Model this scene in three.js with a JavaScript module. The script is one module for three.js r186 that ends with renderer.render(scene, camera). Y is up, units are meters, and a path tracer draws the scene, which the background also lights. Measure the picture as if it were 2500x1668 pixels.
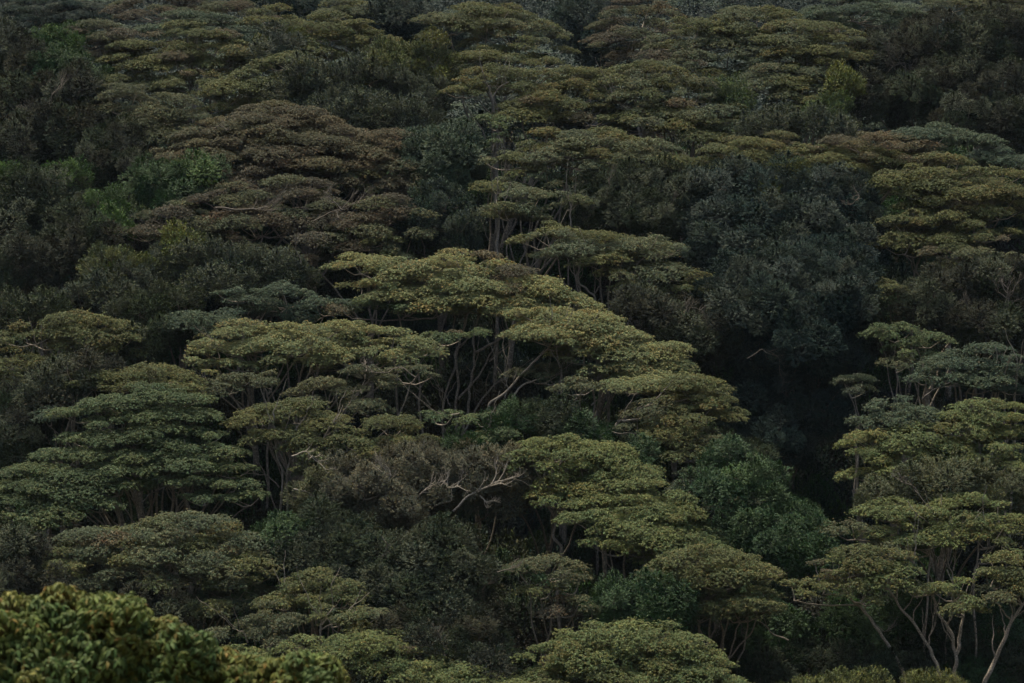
import * as THREE from 'three';
import { mergeGeometries } from 'three/addons/utils/BufferGeometryUtils.js';
import { ImprovedNoise } from 'three/addons/math/ImprovedNoise.js';

// ---------------------------------------------------------------- camera, sky, sun, exposure
const scene = new THREE.Scene();
const V = (x, y, z) => new THREE.Vector3(x, y, z);
const FOV = 12.06, PITCH = -7 * Math.PI / 180;
const camera = new THREE.PerspectiveCamera(FOV, 2500 / 1668, 0.5, 3000);
camera.position.set(0, 0, 0);
camera.rotation.x = PITCH;
camera.focus = 262; camera.userData.fStop = 2.8;
camera.updateMatrixWorld(true);

const renderer = new THREE.WebGLRenderer({ antialias: true });
renderer.toneMapping = THREE.LinearToneMapping;
renderer.toneMappingExposure = 6.8;
renderer.shadowMap.enabled = true;

// standard overcast sky: three times brighter overhead than at the horizon, the same all the way round
function overcastSky() {
  const W = 64, H = 128, d = new Float32Array(W * H * 4);
  for (let r = 0; r < H; r++) {
    const s = Math.sin(((r + 0.5) / H - 0.5) * Math.PI);
    const L = s > 0 ? (1 + 2 * s) / 3 : 0.12;
    for (let c = 0; c < W; c++) d.set([0.095 * L, 0.126 * L, 0.185 * L, 1], (r * W + c) * 4);
  }
  const t = new THREE.DataTexture(d, W, H, THREE.RGBAFormat, THREE.FloatType);
  t.mapping = THREE.EquirectangularReflectionMapping; t.magFilter = THREE.LinearFilter; t.needsUpdate = true;
  return t;
}
scene.background = scene.environment = overcastSky();

const sun = new THREE.DirectionalLight(new THREE.Color().setRGB(1, 0.9, 0.72), 1.5);
sun.position.set(-40, 170, -350); sun.target.position.set(0, -40, -270);
sun.castShadow = true; sun.shadow.radius = 34;
sun.shadow.mapSize.set(4096, 4096);
Object.assign(sun.shadow.camera, { left: -110, right: 110, top: 110, bottom: -110, near: 10, far: 600 });
scene.add(sun, sun.target);

scene.fog = new THREE.FogExp2(new THREE.Color().setRGB(0.55, 0.66, 0.85), 0.000016);

// ---------------------------------------------------------------- helpers
const noise = new ImprovedNoise();
const N = (x, y, z) => noise.noise(x, y, z);
function rng(seed) { let a = (seed * 2654435761) >>> 0; return () => { a = (a + 0x6d2b79f5) | 0; let t = Math.imul(a ^ (a >>> 15), 1 | a); t = (t + Math.imul(t ^ (t >>> 7), 61 | t)) ^ t; return ((t ^ (t >>> 14)) >>> 0) / 4294967296; }; }
const TV = Math.tan(FOV * Math.PI / 360), TH = TV * 2500 / 1668;
// direction (of unit forward length) in which a place on the hillside was sighted, and the point at a given distance
function sight(px, py) { return V((px / 1250 - 1) * TH, (1 - py / 834) * TV, -1).applyEuler(camera.rotation); }
const at = (px, py, dist) => sight(px, py).multiplyScalar(dist);
const SLOPE = 0.409, CANOPY = -140.8, TALL = 18.5;
function canopyDistance(px, py) { const d = sight(px, py); return CANOPY / (d.y + SLOPE * d.z); }
const metres = (dist) => 2 * dist * TH / 2500;
function groundY(x, z) {
  const D = -z;
  let hill = CANOPY + SLOPE * D - TALL;
  const brow = CANOPY + SLOPE * 316 - TALL;
  if (hill > brow) hill = brow + 5 * (1 - Math.exp(-(hill - brow) / 5));
  if (D > 520) hill += 75 * (1 - Math.exp(-(((D - 520) / 300) ** 2)));
  const near = -2.2 - 0.52 * Math.max(D, -260), k = 6;  // unseen slope behind the camera, raised to block low sky light
  const m = Math.max(hill, near) + k * Math.log(1 + Math.exp(-Math.abs(hill - near) / k)) - 1;
  return m + N(x * 0.03, 3.1, z * 0.03) * 1.6 + N(x * 0.11, 8.2, z * 0.11) * 0.5;
}
const counts = {};
function numbered(n) { counts[n] = (counts[n] ?? -1) + 1; return counts[n] ? n + '_' + String(counts[n]).padStart(3, '0') : n; }
function mesh(name, g, m, parent) { const o = new THREE.Mesh(g, m); o.name = name; o.castShadow = o.receiveShadow = true; parent.add(o); return o; }

// ---------------------------------------------------------------- materials
function leafMaterial(r, g, b, through = 0.2) {
  return new THREE.MeshPhysicalMaterial({ color: new THREE.Color().setRGB(r, g, b), vertexColors: true, roughness: 0.72, specularIntensity: g < 0.04 ? 0.08 : 0.25, transmission: through, thickness: 0, side: THREE.DoubleSide });
}
const PAL = {
  olive: [0.074, 0.083, 0.027], yellow: [0.092, 0.112, 0.036], gold: [0.134, 0.146, 0.057], green: [0.060, 0.084, 0.032], teal: [0.044, 0.066, 0.036], sage: [0.070, 0.084, 0.040],
  rust: [0.075, 0.066, 0.034], brown: [0.058, 0.051, 0.029], umber: [0.074, 0.071, 0.033], dimleaf: [0.060, 0.068, 0.030], tan: [0.074, 0.072, 0.042], grey: [0.040, 0.050, 0.031], lime: [0.082, 0.096, 0.027],  // the dull darker olive puts shade into the colour of low, shaded boughs
  bright: [0.050, 0.090, 0.024], ivy: [0.028, 0.057, 0.019], moss: [0.033, 0.043, 0.022], slate: [0.026, 0.041, 0.031], laurel: [0.031, 0.044, 0.030], duskleaf: [0.032, 0.034, 0.0225],  // the darkest brown-green joins dark foliage colour with some painted shade
};
const MIX = { lime: 'grey', bright: 'ivy', sage: 'olive', slate: 'laurel', duskleaf: 'moss', rust: 'umber', brown: 'dimleaf' };   // kinds of leaf that grow mixed
const LEAF = {};
for (const k in PAL) LEAF[k] = [[1, 1, 1], [0.86, 0.9, 0.92], [1.12, 1.06, 0.98]].map((f) => leafMaterial(...PAL[k].map((c, i) => c * f[i])));
function barkTexture() {
  const W = 64, H = 256, d = new Uint8Array(W * H * 4), r = rng(77);
  for (let y = 0; y < H; y++) for (let x = 0; x < W; x++) {
    const n = N(x * 0.22, y * 0.05, 1) * 0.5 + N(x * 0.6, y * 0.2, 5) * 0.35 + (r() - 0.5) * 0.25, lichen = N(x * 0.09, y * 0.09, 9) > 0.18 ? 0.22 : 0;
    const v = Math.max(0, Math.min(1, 0.55 + n * 0.5 + lichen));
    d.set([150 * v + 40, 143 * v + 36, 128 * v + 32, 255], (y * W + x) * 4);
  }
  const t = new THREE.DataTexture(d, W, H); t.colorSpace = THREE.SRGBColorSpace; t.wrapS = t.wrapT = THREE.RepeatWrapping; t.magFilter = THREE.LinearFilter; t.needsUpdate = true;
  return t;
}
const barkMap = barkTexture();
const bark = (r, g, b) => new THREE.MeshStandardMaterial({ color: new THREE.Color().setRGB(r, g, b), map: barkMap, bumpMap: barkMap, bumpScale: 0.02, roughness: 0.95 });
const BARK = { grey: bark(0.74, 0.70, 0.66), dark: bark(0.42, 0.39, 0.36), pale: bark(0.95, 0.92, 0.88) };

// ---------------------------------------------------------------- foliage geometry (shared between trees)
class Leaves {
  constructor() { this.p = []; this.c = []; this.i = []; }
  // one leaf: folded along its midrib, its tip hanging a little
  leaf(o, dir, len, wid, droop, col) {
    const d = dir.clone().normalize(), s = V(-d.z, 0, d.x); if (s.lengthSq() < 1e-4) s.set(1, 0, 0); s.normalize();
    const n = s.clone().cross(d).normalize(), b = this.p.length / 3;
    const mid = o.clone().addScaledVector(d, len * 0.45), up = n.y < 0 ? -1 : 1;
    const l = mid.clone().addScaledVector(s, wid).addScaledVector(n, up * wid * 0.35), r = mid.clone().addScaledVector(s, -wid).addScaledVector(n, up * wid * 0.35);
    const t = o.clone().addScaledVector(d, len); t.y -= droop * len;
    for (const q of [o, l, r, t]) { this.p.push(q.x, q.y, q.z); this.c.push(...col); }
    this.i.push(b, b + 1, b + 3, b, b + 3, b + 2);
  }
  twig(a, b, r, col) {
    const d = b.clone().sub(a).normalize(), s = V(d.y, -d.x, 0.3).cross(d).normalize(), q = s.clone().cross(d), k = this.p.length / 3;
    for (const [o, f] of [[a, 1], [b, 0.5]]) for (let j = 0; j < 3; j++) { const v = o.clone().addScaledVector(s, Math.cos(j * 2.094) * r * f).addScaledVector(q, Math.sin(j * 2.094) * r * f); this.p.push(v.x, v.y, v.z); this.c.push(...col); }
    for (let j = 0; j < 3; j++) { const m = (j + 1) % 3; this.i.push(k + j, k + m, k + 3 + j, k + m, k + 3 + m, k + 3 + j); }
  }
  build() {
    const g = new THREE.BufferGeometry();
    g.setAttribute('position', new THREE.Float32BufferAttribute(this.p, 3)); g.setAttribute('color', new THREE.Float32BufferAttribute(this.c, 3));
    g.setIndex(this.i); g.computeVertexNormals(); return g;
  }
}
const tone = (r, lo, hi) => { const v = lo + (hi - lo) * r(), h = (r() - 0.5) * 0.3; return [v * (1 + h), v, v * (1 - h * 0.5)]; };
// a flat spray of drooping compound leaves, as the umbrella trees carry them: radius R
function makeLayer(seed, R, tips) {
  const r = rng(seed), L = new Leaves(), n = Math.round(R * R * Math.PI * 29), ph = r() * 9;
  for (let i = 0; i < n; i++) {
    const a = r() * 6.283, edge = R * (0.72 + 0.30 * N(Math.cos(a) * 1.4 + ph, Math.sin(a) * 1.4, seed) + 0.26 * N(Math.cos(a) * 4.5, Math.sin(a) * 4.5 + ph, seed + 1)), q = Math.sqrt(r()) * 1.02, rad = edge * q;
    const x = Math.cos(a) * rad, z = Math.sin(a) * rad, stray = r() < 0.05 ? 0.1 + r() * 0.18 : 0, hang = q > 0.75 && r() < 0.3 ? r() * 0.3 : 0;
    const y = 0.26 * R * (1 - q * q) + N(x * 1.3, z * 1.3, seed + 3) * 0.28 + N(x * 3.4, z * 3.4, seed + 6) * 0.1 - (r() < 0.2 ? r() * 0.3 : 0) + stray - hang;
    if (N(x * 0.9 + 4, z * 0.9, seed) < -0.44) continue;
    const o = V(x, y, z), k = 5 + Math.floor(r() * 4), a0 = r() * 6.283, tip = r() < tips * (1.2 + 2 * N(x * 0.8, z * 0.8, seed + 9)), base = tone(r, 0.7, 1.28), big = 0.6 + r() * r() * 0.95;
    for (let j = 0; j < k; j++) {
      const b = a0 + j / k * 6.283 + (r() - 0.5) * 0.7, e = -0.05 - r() * 0.85 - q * 0.25 + stray * 2, len = (0.10 + r() * 0.09) * big;
      const t = tone(r, 0.82, 1.18), c = tip && r() < 0.8 ? [1.3, 0.95, 0.85] : [1, 1, 1];
      L.leaf(o, V(Math.cos(b) * Math.cos(e), Math.sin(e), Math.sin(b) * Math.cos(e)), len, (0.024 + r() * 0.014) * big, 0.25 + r() * 0.3, base.map((v, m) => v * t[m] * c[m]));
    }
    if (i % 6 === 0 || (q > 0.85 && i % 3 === 0)) L.twig(V(x * 0.2, -0.32 * R, z * 0.2), o, 0.014, [1.0, 0.85, 1.1]);
  }
  return L.build();
}
// a rounded bunch of small leaves, as the broadleaf trees and shrubs carry them
function makeClump(seed, R, per, upright, tips) {
  const r = rng(seed), L = new Leaves();
  for (let i = 0; i < per; i++) {
    const u = r() * 2 - 0.75, a = r() * 6.283, y = Math.min(1, u), s = Math.sqrt(Math.max(0, 1 - y * y));
    const nrm = V(Math.cos(a) * s, y, Math.sin(a) * s), bump = 0.82 + 0.62 * N(nrm.x * 2.3 + seed, nrm.y * 2.3, nrm.z * 2.3);
    const o = nrm.clone().multiplyScalar(R * bump * (0.7 + 0.3 * Math.sqrt(r()))); o.y *= 0.9;
    const axis = nrm.clone().multiplyScalar(1 - upright * 0.6).add(V((r() - 0.5) * 0.6, upright * 1.1 + 0.1, (r() - 0.5) * 0.6)).normalize();
    const base = tone(r, 0.7, 1.25), tip = r() < tips, k = 5;
    for (let j = 0; j < k; j++) {
      const dir = axis.clone().add(V((r() - 0.5) * 1.7, (r() - 0.6) * 1.3, (r() - 0.5) * 1.7)), t = tone(r, 0.85, 1.15), c = tip ? [1.5, 1.45, 1.0] : [1, 1, 1];
      L.leaf(o.clone().addScaledVector(axis, j * 0.05), dir, 0.11 + r() * 0.13, 0.028 + r() * 0.02, 0.2 * r(), base.map((v, m) => v * t[m] * c[m]));
    }
    if (i % 9 === 0) L.twig(V(0, -0.3 * R, 0), o, 0.02, [1.1, 0.95, 1.1]);
  }
  return L.build();
}
const LAYERS = { plain: [], tipped: [] }, CLUMPS = { ball: [], shoot: [] };
[1.15, 1.3, 1.7, 1.9, 2.4, 2.6].forEach((R, i) => { LAYERS.plain.push(makeLayer(11 + i, R, 0.08)); LAYERS.tipped.push(makeLayer(31 + i, R, 0.5)); });
[1.15, 1.25, 1.4, 1.55].forEach((R, i) => { CLUMPS.ball.push(makeClump(51 + i, R, 430, 0.15, 0.04)); CLUMPS.shoot.push(makeClump(61 + i, R, 390, 0.9, 0.3)); });
const RADII = [1.15, 1.3, 1.7, 1.9, 2.4, 2.6];

// ---------------------------------------------------------------- wood
function tube(points, r0, r1, sides = 6, per = 3) {
  const c = new THREE.CatmullRomCurve3(points, false, 'centripetal'), seg = Math.max(2, (points.length - 1) * per);
  const g = new THREE.BufferGeometry(), P = [], Nn = [], U = [], I = [], len = c.getLength();
  let side = V(1, 0, 0.2);
  for (let i = 0; i <= seg; i++) {
    const t = i / seg, p = c.getPoint(t), d = c.getTangent(t);
    side.addScaledVector(d, -side.dot(d)); if (side.lengthSq() < 1e-6) side.set(0.3, 0, 1).addScaledVector(d, -0.3 * d.x - d.z); side.normalize();
    const up = d.clone().cross(side), r = r0 + (r1 - r0) * Math.pow(t, 0.8), knot = 1 + 0.14 * N(p.x * 1.3, p.y * 1.3, p.z * 1.3);
    for (let j = 0; j <= sides; j++) {
      const a = j / sides * 6.2832, n = side.clone().multiplyScalar(Math.cos(a)).addScaledVector(up, Math.sin(a));
      P.push(p.x + n.x * r * knot, p.y + n.y * r * knot, p.z + n.z * r * knot); Nn.push(n.x, n.y, n.z); U.push(j / sides, t * len * 0.35);
    }
  }
  for (let i = 0; i < seg; i++) for (let j = 0; j < sides; j++) { const a = i * (sides + 1) + j, b = a + sides + 1; I.push(a, a + 1, b, a + 1, b + 1, b); }
  g.setAttribute('position', new THREE.Float32BufferAttribute(P, 3)); g.setAttribute('normal', new THREE.Float32BufferAttribute(Nn, 3)); g.setAttribute('uv', new THREE.Float32BufferAttribute(U, 2)); g.setIndex(I);
  return g;
}
function bend(a, b, r, sag = 0.12) {
  const d = b.clone().sub(a), l = d.length(), j = () => (r() - 0.5) * 0.16 * l;
  return [a, a.clone().addScaledVector(d, 0.35).add(V(j(), -sag * l + j() * 0.4, j())), a.clone().addScaledVector(d, 0.7).add(V(j() * 0.7, -sag * 0.6 * l, j() * 0.7)), b];
}
// the same way with small crooks in it
function crook(pts, r) {
  const out = [pts[0]];
  for (let i = 1; i < pts.length; i++) {
    const a = pts[i - 1], b = pts[i], l = Math.min(a.distanceTo(b), 5), j = () => (r() - 0.5) * 0.13 * l;
    for (const t of [0.33, 0.67]) out.push(a.clone().lerp(b, t).add(V(j(), j() * 0.7, j())));
    out.push(b);
  }
  return out;
}
// a bare branch that forks into crooked twigs
function bareBranch(points, r0, r, list, level = 0) {
  list.push(tube(crook(points, r), r0, r0 * 0.4, 5, 2));
  if (level > 2) return list;
  const c = new THREE.CatmullRomCurve3(points), len = c.getLength();
  for (let k = 0; k < 3 + (level === 0 ? 4 : 1); k++) {
    const t = 0.35 + 0.62 * r(), a = c.getPoint(t), d = c.getTangent(t).add(V((r() - 0.5) * 2, (r() - 0.35) * 1.4, (r() - 0.5) * 2)).normalize(), l = len * (0.25 + 0.25 * r());
    const m = a.clone().addScaledVector(d, l * 0.5).add(V((r() - 0.5) * l * 0.35, (r() - 0.5) * l * 0.35, 0)), e = m.clone().addScaledVector(d, l * 0.4).add(V((r() - 0.5) * l * 0.4, r() * l * 0.3, (r() - 0.5) * l * 0.3));
    bareBranch([a, m, e], r0 * 0.5, r, list, level + 1);
  }
  return list;
}

// ---------------------------------------------------------------- trees
// lobes: [x, top row, half width, height, metres nearer]: places sighted on the hillside; k: foliage of this lobe
let treeSeed = 100;
function thing(name, label, category, group) {
  const o = new THREE.Group(); o.name = numbered(name); o.userData = { label, category }; if (group) o.userData.group = group; scene.add(o); return o;
}
function lobesOf(o) {
  const top = o.lobes.reduce((m, l) => (l[1] < m[1] ? l : m)), low = Math.max(...o.lobes.map((l) => l[1]));
  const dist = o.dist ?? canopyDistance(top[0], Math.max(top[1], 0) + 0.3 * (low - top[1]) + 12) + (o.back ?? 0);
  return { dist, lobes: o.lobes.map((l) => {
    const own = o.dist ?? canopyDistance(l[0], Math.max(l[1], 0) + 12), d = dist + 0.55 * (own + (o.back ?? 0) - dist) - (l[4] ?? 0), m = metres(d), c = at(l[0], l[1], d);
    const wide = o.wide ?? 1;
    return { c, a: l[2] * m * wide, b: Math.min(Math.max(l[2] * m * wide * (o.deep ?? 0.85), 2), 8.5), h: l[3] * m, mat: l[5], m, d };
  }) };
}
const INV = new THREE.Quaternion(), UP = V(0, 1, 0);
function spread(lobe, r, round, gap) {           // places on the crown's surface, no two too close
  const out = [], { a, b, h } = lobe, tries = 1400;
  for (let i = 0; i < tries; i++) {
    let x, y, z, n;
    if (round) {
      const u = r() * 1.75 - 0.75, q = r() * 6.283, s = Math.sqrt(1 - u * u), w = 0.88 + 0.42 * N(Math.cos(q) * s * 2 + lobe.c.x, u * 2, Math.sin(q) * s * 2) + (r() - 0.5) * 0.16;
      x = Math.cos(q) * s * a * w; z = Math.sin(q) * s * b * w; y = -h / 2 + u * h / 2 * w; n = V(x / a / a, (y + h / 2) / h / h * 4, z / b / b).normalize();
    } else {
      const q = r() * 6.283, rad = Math.sqrt(r()) * (0.9 + 0.22 * N(Math.cos(q) * 1.5 + lobe.c.x, Math.sin(q) * 1.5, lobe.c.y));
      x = Math.cos(q) * rad * a; z = Math.sin(q) * rad * b;
      y = -h * Math.pow(rad, 2.3) + N(x * 0.35 + lobe.c.x, z * 0.35, 2) * Math.min(0.7, 0.1 + h * 0.35) - 0.45;
      if (h > 1.3 && r() < 0.14) y -= 0.5 + r() * 0.25 * h;
      n = V(x / a * h / a * 1.6, 1, z / b * h / b * 1.6).normalize();
    }
    if (z < -0.45 * b && r() < 0.5) continue;
    const yk = round ? 1 : 1.0;
    if (out.some((p) => ((p.x - x) ** 2 + (p.z - z) ** 2 + ((p.y - y) * yk) ** 2) < gap * gap)) continue;
    out.push({ x, y, z, n });
  }
  return out;
}
function plant(o) {
  const seed = o.seed ?? treeSeed++, r = rng(seed), { dist, lobes } = lobesOf(o), round = !!o.round;
  const mid = lobes.reduce((s, l) => s.add(l.c), V(0, 0, 0)).multiplyScalar(1 / lobes.length), zb = at(o.lobes[0][0], 800, dist).z;
  const bx = o.base ? at(o.base, 900, dist).x : mid.x + (r() - 0.5) * 1.5, base = V(bx, groundY(bx, zb), zb);
  const t = thing(o.name ?? (round ? 'broadleaf_tree' : 'umbrella_tree'), o.label, o.category ?? 'tree', o.group);
  t.position.copy(base);
  const loc = (p) => p.clone().sub(base), wood = BARK[o.bark ?? (round ? 'dark' : 'grey')];
  const crown = new THREE.Group(); crown.name = 'crown'; t.add(crown);
  const hubs = [], kind = round ? CLUMPS[o.shoots ? 'shoot' : 'ball'] : null;
  for (const l of lobes) {
    const gap = round ? (o.gap ?? 1.6) : (o.gap ?? 1.75) * 1.05, spots = spread(l, r, round, gap), size = o.size ?? 1;
    const hub = l.c.clone().add(V(0, round ? -l.h * 0.7 : -Math.min(l.h * 0.75 + 1.2, 5), 0)), sticks = [];
    hubs.push({ hub, l, sticks, n: spots.length });
    for (const s of spots) {
      const p = l.c.clone().add(V(s.x, s.y, s.z)), v = Math.floor(r() * 6);
      const pal = l.mat ?? o.mat, tipIt = o.tip && (s.y > -l.h * 0.5 || r() < 0.25) && r() < o.tip;
      const swap = tipIt && r() < 0.14, g = round ? kind[v % 4] : LAYERS[tipIt && !swap && pal !== 'rust' ? 'tipped' : 'plain'][l.a < 2.2 ? v % 3 : o.fine ? v % 4 : v];
      const blend = MIX[pal] && r() < 0.5 ? MIX[pal] : pal, m = LEAF[swap ? (o.tipMat ?? 'rust') : blend][Math.floor(r() * 3)];
      const f = mesh(round ? 'foliage_clump' : 'foliage_layer', g, m, crown), k = size * (round ? 0.62 + 0.62 * r() : 0.82 + 0.36 * r());
      f.position.copy(loc(p)).add(V(0, round ? -0.5 : 0, 0));
      INV.setFromUnitVectors(UP, UP.clone().lerp(s.n, round ? 0.55 : 0.3).normalize());
      f.quaternion.copy(INV).multiply(new THREE.Quaternion().setFromAxisAngle(UP, r() * 6.283));
      f.scale.set(k, k * (round ? 0.95 : 0.7), k);
      if (r() < (round ? 0.35 : 0.6)) sticks.push(tube(bend(loc(hub), loc(p).add(V(0, -0.25, 0)), r, round ? 0 : 0.1), round ? 0.07 : 0.075, 0.025, 4, 1));
    }
  }
  const forkY = Math.min(...hubs.map((h) => h.hub.y)), height = forkY - base.y;
  const fork = V(base.x + (mid.x - base.x) * 0.6, base.y + Math.max(2, height * (o.fork ?? 0.55)), base.z + (mid.z - base.z) * 0.4);
  const R0 = o.thick ?? (round ? 0.24 : 0.26), trunk = [];
  if (!o.limbs || !o.onlyLimbs) trunk.push(tube([V(0, -0.4, 0), loc(fork).multiplyScalar(0.5).add(V((r() - 0.5) * 1.2, 0, (r() - 0.5))), loc(fork)], R0 * 1.25, R0 * 0.85, 9, 5));
  else trunk.push(tube([V(0, -0.4, 0), V(0.05, 0.5, 0), V(0.2, 1.4, 0.1)], R0 * 1.4, R0, 9, 2));
  mesh('trunk', mergeGeometries(trunk), wood, t);
  const joints = [];
  for (const q of o.limbs ?? []) {                 // limbs that stand out: sighted points, thickness, metres nearer, down to the ground?
    const d = dist - (q.near ?? 0) * 0.4, pts = q.p.map(([x, y], i) => at(x, y, d - (q.lean ?? 0) * i / q.p.length));
    if (q.root !== false) { const f = pts[0], g = V(f.x, groundY(f.x, f.z) - 0.3, f.z); if (f.y - g.y > 1) pts.unshift(g, V(f.x + (r() - 0.5) * 0.5, (f.y + g.y) / 2, f.z)); }
    const way = crook(pts.map(loc), r), R = (q.r ?? 0.2) * 0.74, parts = [tube(way, R, R * 0.42, 7, 3)], c = new THREE.CatmullRomCurve3(way);
    for (let k = 4; k <= 10; k++) joints.push(c.getPoint(k / 10));
    for (let k = 0; k < 4; k++) {
      const u = 0.5 + 0.5 * (k + r()) / 4, a = c.getPoint(u), e = a.clone().addScaledVector(c.getTangent(u), 0.8 + r() * 1.4).add(V((r() - 0.5) * 3.2, 0.5 + r() * 1.8, (r() - 0.5) * 2.4));
      parts.push(tube(crook(bend(a, e, r, 0.05), r), R * 0.34, 0.02, 5, 2));
    }
    mesh('limb', mergeGeometries(parts), wood, t);
  }
  for (const h of hubs) {
    if (!h.sticks.length) continue;
    if (o.onlyLimbs && joints.length) { const e = loc(h.hub), from = joints.reduce((m, p) => (p.distanceTo(e) + Math.max(0, p.y - e.y) * 2 < m.distanceTo(e) + Math.max(0, m.y - e.y) * 2 ? p : m)); h.sticks.push(tube(crook(bend(from, e, r, 0.03), r), 0.07, 0.05, 5, 2)); }
    if (!o.onlyLimbs) { const from = loc(fork).multiplyScalar(0.62 + 0.38 * r()), thick = Math.min(R0 * 0.5, 0.05 + 0.02 * h.l.a); h.sticks.push(tube(crook(bend(from, loc(h.hub), r, -0.06), r), thick, thick * 0.5, 6, 2)); }
    mesh('branch', mergeGeometries(h.sticks), wood, t);
  }
  for (const q of o.bare ?? []) {
    const pts = q.p.map(([x, y]) => loc(at(x, y, dist - (q.near ?? lobes[0].b * 0.9))));
    mesh('bare_branch', mergeGeometries(bareBranch(pts, (q.r ?? 0.09) * 0.7, r, [])), BARK[q.bark ?? 'dark'], t);
  }
  return t;
}
// zoomed sheets of the site sketch: their own origin, 2.611 times enlarged
const sheet = (ox, oy) => (...pts) => pts.map(([x, y]) => [ox + x / 2.611, oy + y / 2.611]);
const S5 = sheet(800, 550), S4 = sheet(0, 550), S6 = sheet(1600, 550), S7 = sheet(0, 1068), S8 = sheet(800, 1068), S9 = sheet(1600, 1068), S1 = sheet(0, 0), S2 = sheet(800, 0), S3 = sheet(1600, 0);

// ---------------------------------------------------------------- the hillside
{
  const xs = [], zs = [];
  for (let x = -1500; x < -140; x += 80) xs.push(x); for (let x = -140; x <= 140; x += 3.5) xs.push(x); for (let x = 220; x <= 1500; x += 80) xs.push(x);
  for (let z = 900; z > 60; z -= 40) zs.push(z); for (let z = 60; z > -440; z -= 4) zs.push(z); for (let z = -440; z >= -1600; z -= 60) zs.push(z);
  const P = [], U = [], I = [];
  for (const z of zs) for (const x of xs) { P.push(x, groundY(x, z), z); U.push(x / 6, z / 6); }
  for (let j = 0; j < zs.length - 1; j++) for (let i = 0; i < xs.length - 1; i++) { const a = j * xs.length + i, b = a + xs.length; I.push(a, a + 1, b, a + 1, b + 1, b); }
  const g = new THREE.BufferGeometry(); g.setAttribute('position', new THREE.Float32BufferAttribute(P, 3)); g.setAttribute('uv', new THREE.Float32BufferAttribute(U, 2)); g.setIndex(I); g.computeVertexNormals();
  const W = 256, d = new Uint8Array(W * W * 4), r = rng(5);
  for (let i = 0; i < W * W; i++) { const x = i % W, y = i / W | 0, v = 0.5 + 0.4 * N(x * 0.06, y * 0.06, 2) + 0.3 * N(x * 0.21, y * 0.21, 7) + (r() - 0.5) * 0.35, gr = N(x * 0.04, y * 0.04, 12) > 0.1; d.set([(gr ? 44 : 66) * (0.6 + v), (gr ? 58 : 55) * (0.6 + v), 36 * (0.6 + v), 255], i * 4); }
  const t = new THREE.DataTexture(d, W, W); t.colorSpace = THREE.SRGBColorSpace; t.wrapS = t.wrapT = THREE.RepeatWrapping; t.magFilter = THREE.LinearFilter; t.needsUpdate = true;
  const o = mesh('hillside', g, new THREE.MeshStandardMaterial({ map: t, bumpMap: t, bumpScale: 0.15, roughness: 1 }), scene); o.userData.kind = 'structure';
}
// ---------------------------------------------------------------- undergrowth that covers the slope under the trees
{
  const r = rng(9), M4 = new THREE.Matrix4(), Q = new THREE.Quaternion(), rows = [[], [], [], []], cols = [[], [], [], []], white = leafMaterial(1, 1, 1, 0.2), hues = ['moss', 'ivy', 'slate', 'moss', 'duskleaf', 'ivy'];
  for (let z = -206; z > -400; z -= 2.3) for (let x = -78; x < 78; x += 2.3) {
    const px = x + (r() - 0.5) * 2.2, pz = z + (r() - 0.5) * 2.2, tall = 0.9 + 1.5 * Math.max(0, N(px * 0.06, 1, pz * 0.06) + 0.35) + r() * 0.7, v = Math.floor(r() * 4);
    for (let k = 0; k < (tall > 1.7 ? 2 : 1); k++) {
      Q.setFromAxisAngle(UP, r() * 6.28);
      M4.compose(V(px, groundY(px, pz) + 0.6 * tall + k * 1.5, pz), Q, V(tall * (1 - k * 0.3), tall * (1.05 - k * 0.2), tall * (1 - k * 0.3)));
      rows[v].push(...M4.elements); const c = PAL[hues[Math.floor((N(px * 0.05, 4, pz * 0.05) * 0.9 + 0.5 + (r() - 0.5) * 0.3) * 6) % 6] ?? 'moss']; cols[v].push(...c.map((q) => q * (0.75 + 0.4 * r())));
    }
  }
  const far = [[], []];
  for (let i = 0; i < 9000; i++) {                 // the wooded plateau and ridge beyond the brow of the slope
    const z = -(372 + 640 * Math.pow(r(), 1.3)), x = (r() * 2 - 1) * -z * 0.2, k = 1.3 + r() * 1.3, v = i % 3 ? 1 : 0;
    Q.setFromAxisAngle(UP, r() * 6.28);
    M4.compose(V(x, groundY(x, z) + k * 0.8 + (3 + 6 * (0.5 + N(x * 0.08, 2, z * 0.08))) * r(), z), Q, V(k * 1.3, k * (v ? 0.8 : 0.6), k * 1.3)); far[v].push(...M4.elements);
  }
  far.forEach((m, v) => {
    const o = new THREE.InstancedMesh(v ? CLUMPS.ball[2] : LAYERS.plain[5], LEAF[v ? 'slate' : 'teal'][0], m.length / 16);
    o.instanceMatrix.array.set(m); o.name = numbered('far_forest'); o.userData = { kind: 'stuff', label: 'hazy forest on the ridge beyond the slope', category: 'forest', group: 'forest beyond the slope' }; o.castShadow = o.receiveShadow = true; scene.add(o);
  });
  rows.forEach((m, v) => {
    const o = new THREE.InstancedMesh(v < 2 ? CLUMPS.ball[v] : CLUMPS.shoot[v], white, m.length / 16);
    o.instanceMatrix.array.set(m); o.instanceColor = new THREE.InstancedBufferAttribute(new Float32Array(cols[v]), 3);
    o.name = numbered('undergrowth'); o.userData = { kind: 'stuff', label: 'dark low shrubs and creepers covering the forest floor', category: 'undergrowth', group: 'undergrowth on the forest floor' }; o.castShadow = o.receiveShadow = true; scene.add(o);
  });
}

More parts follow.
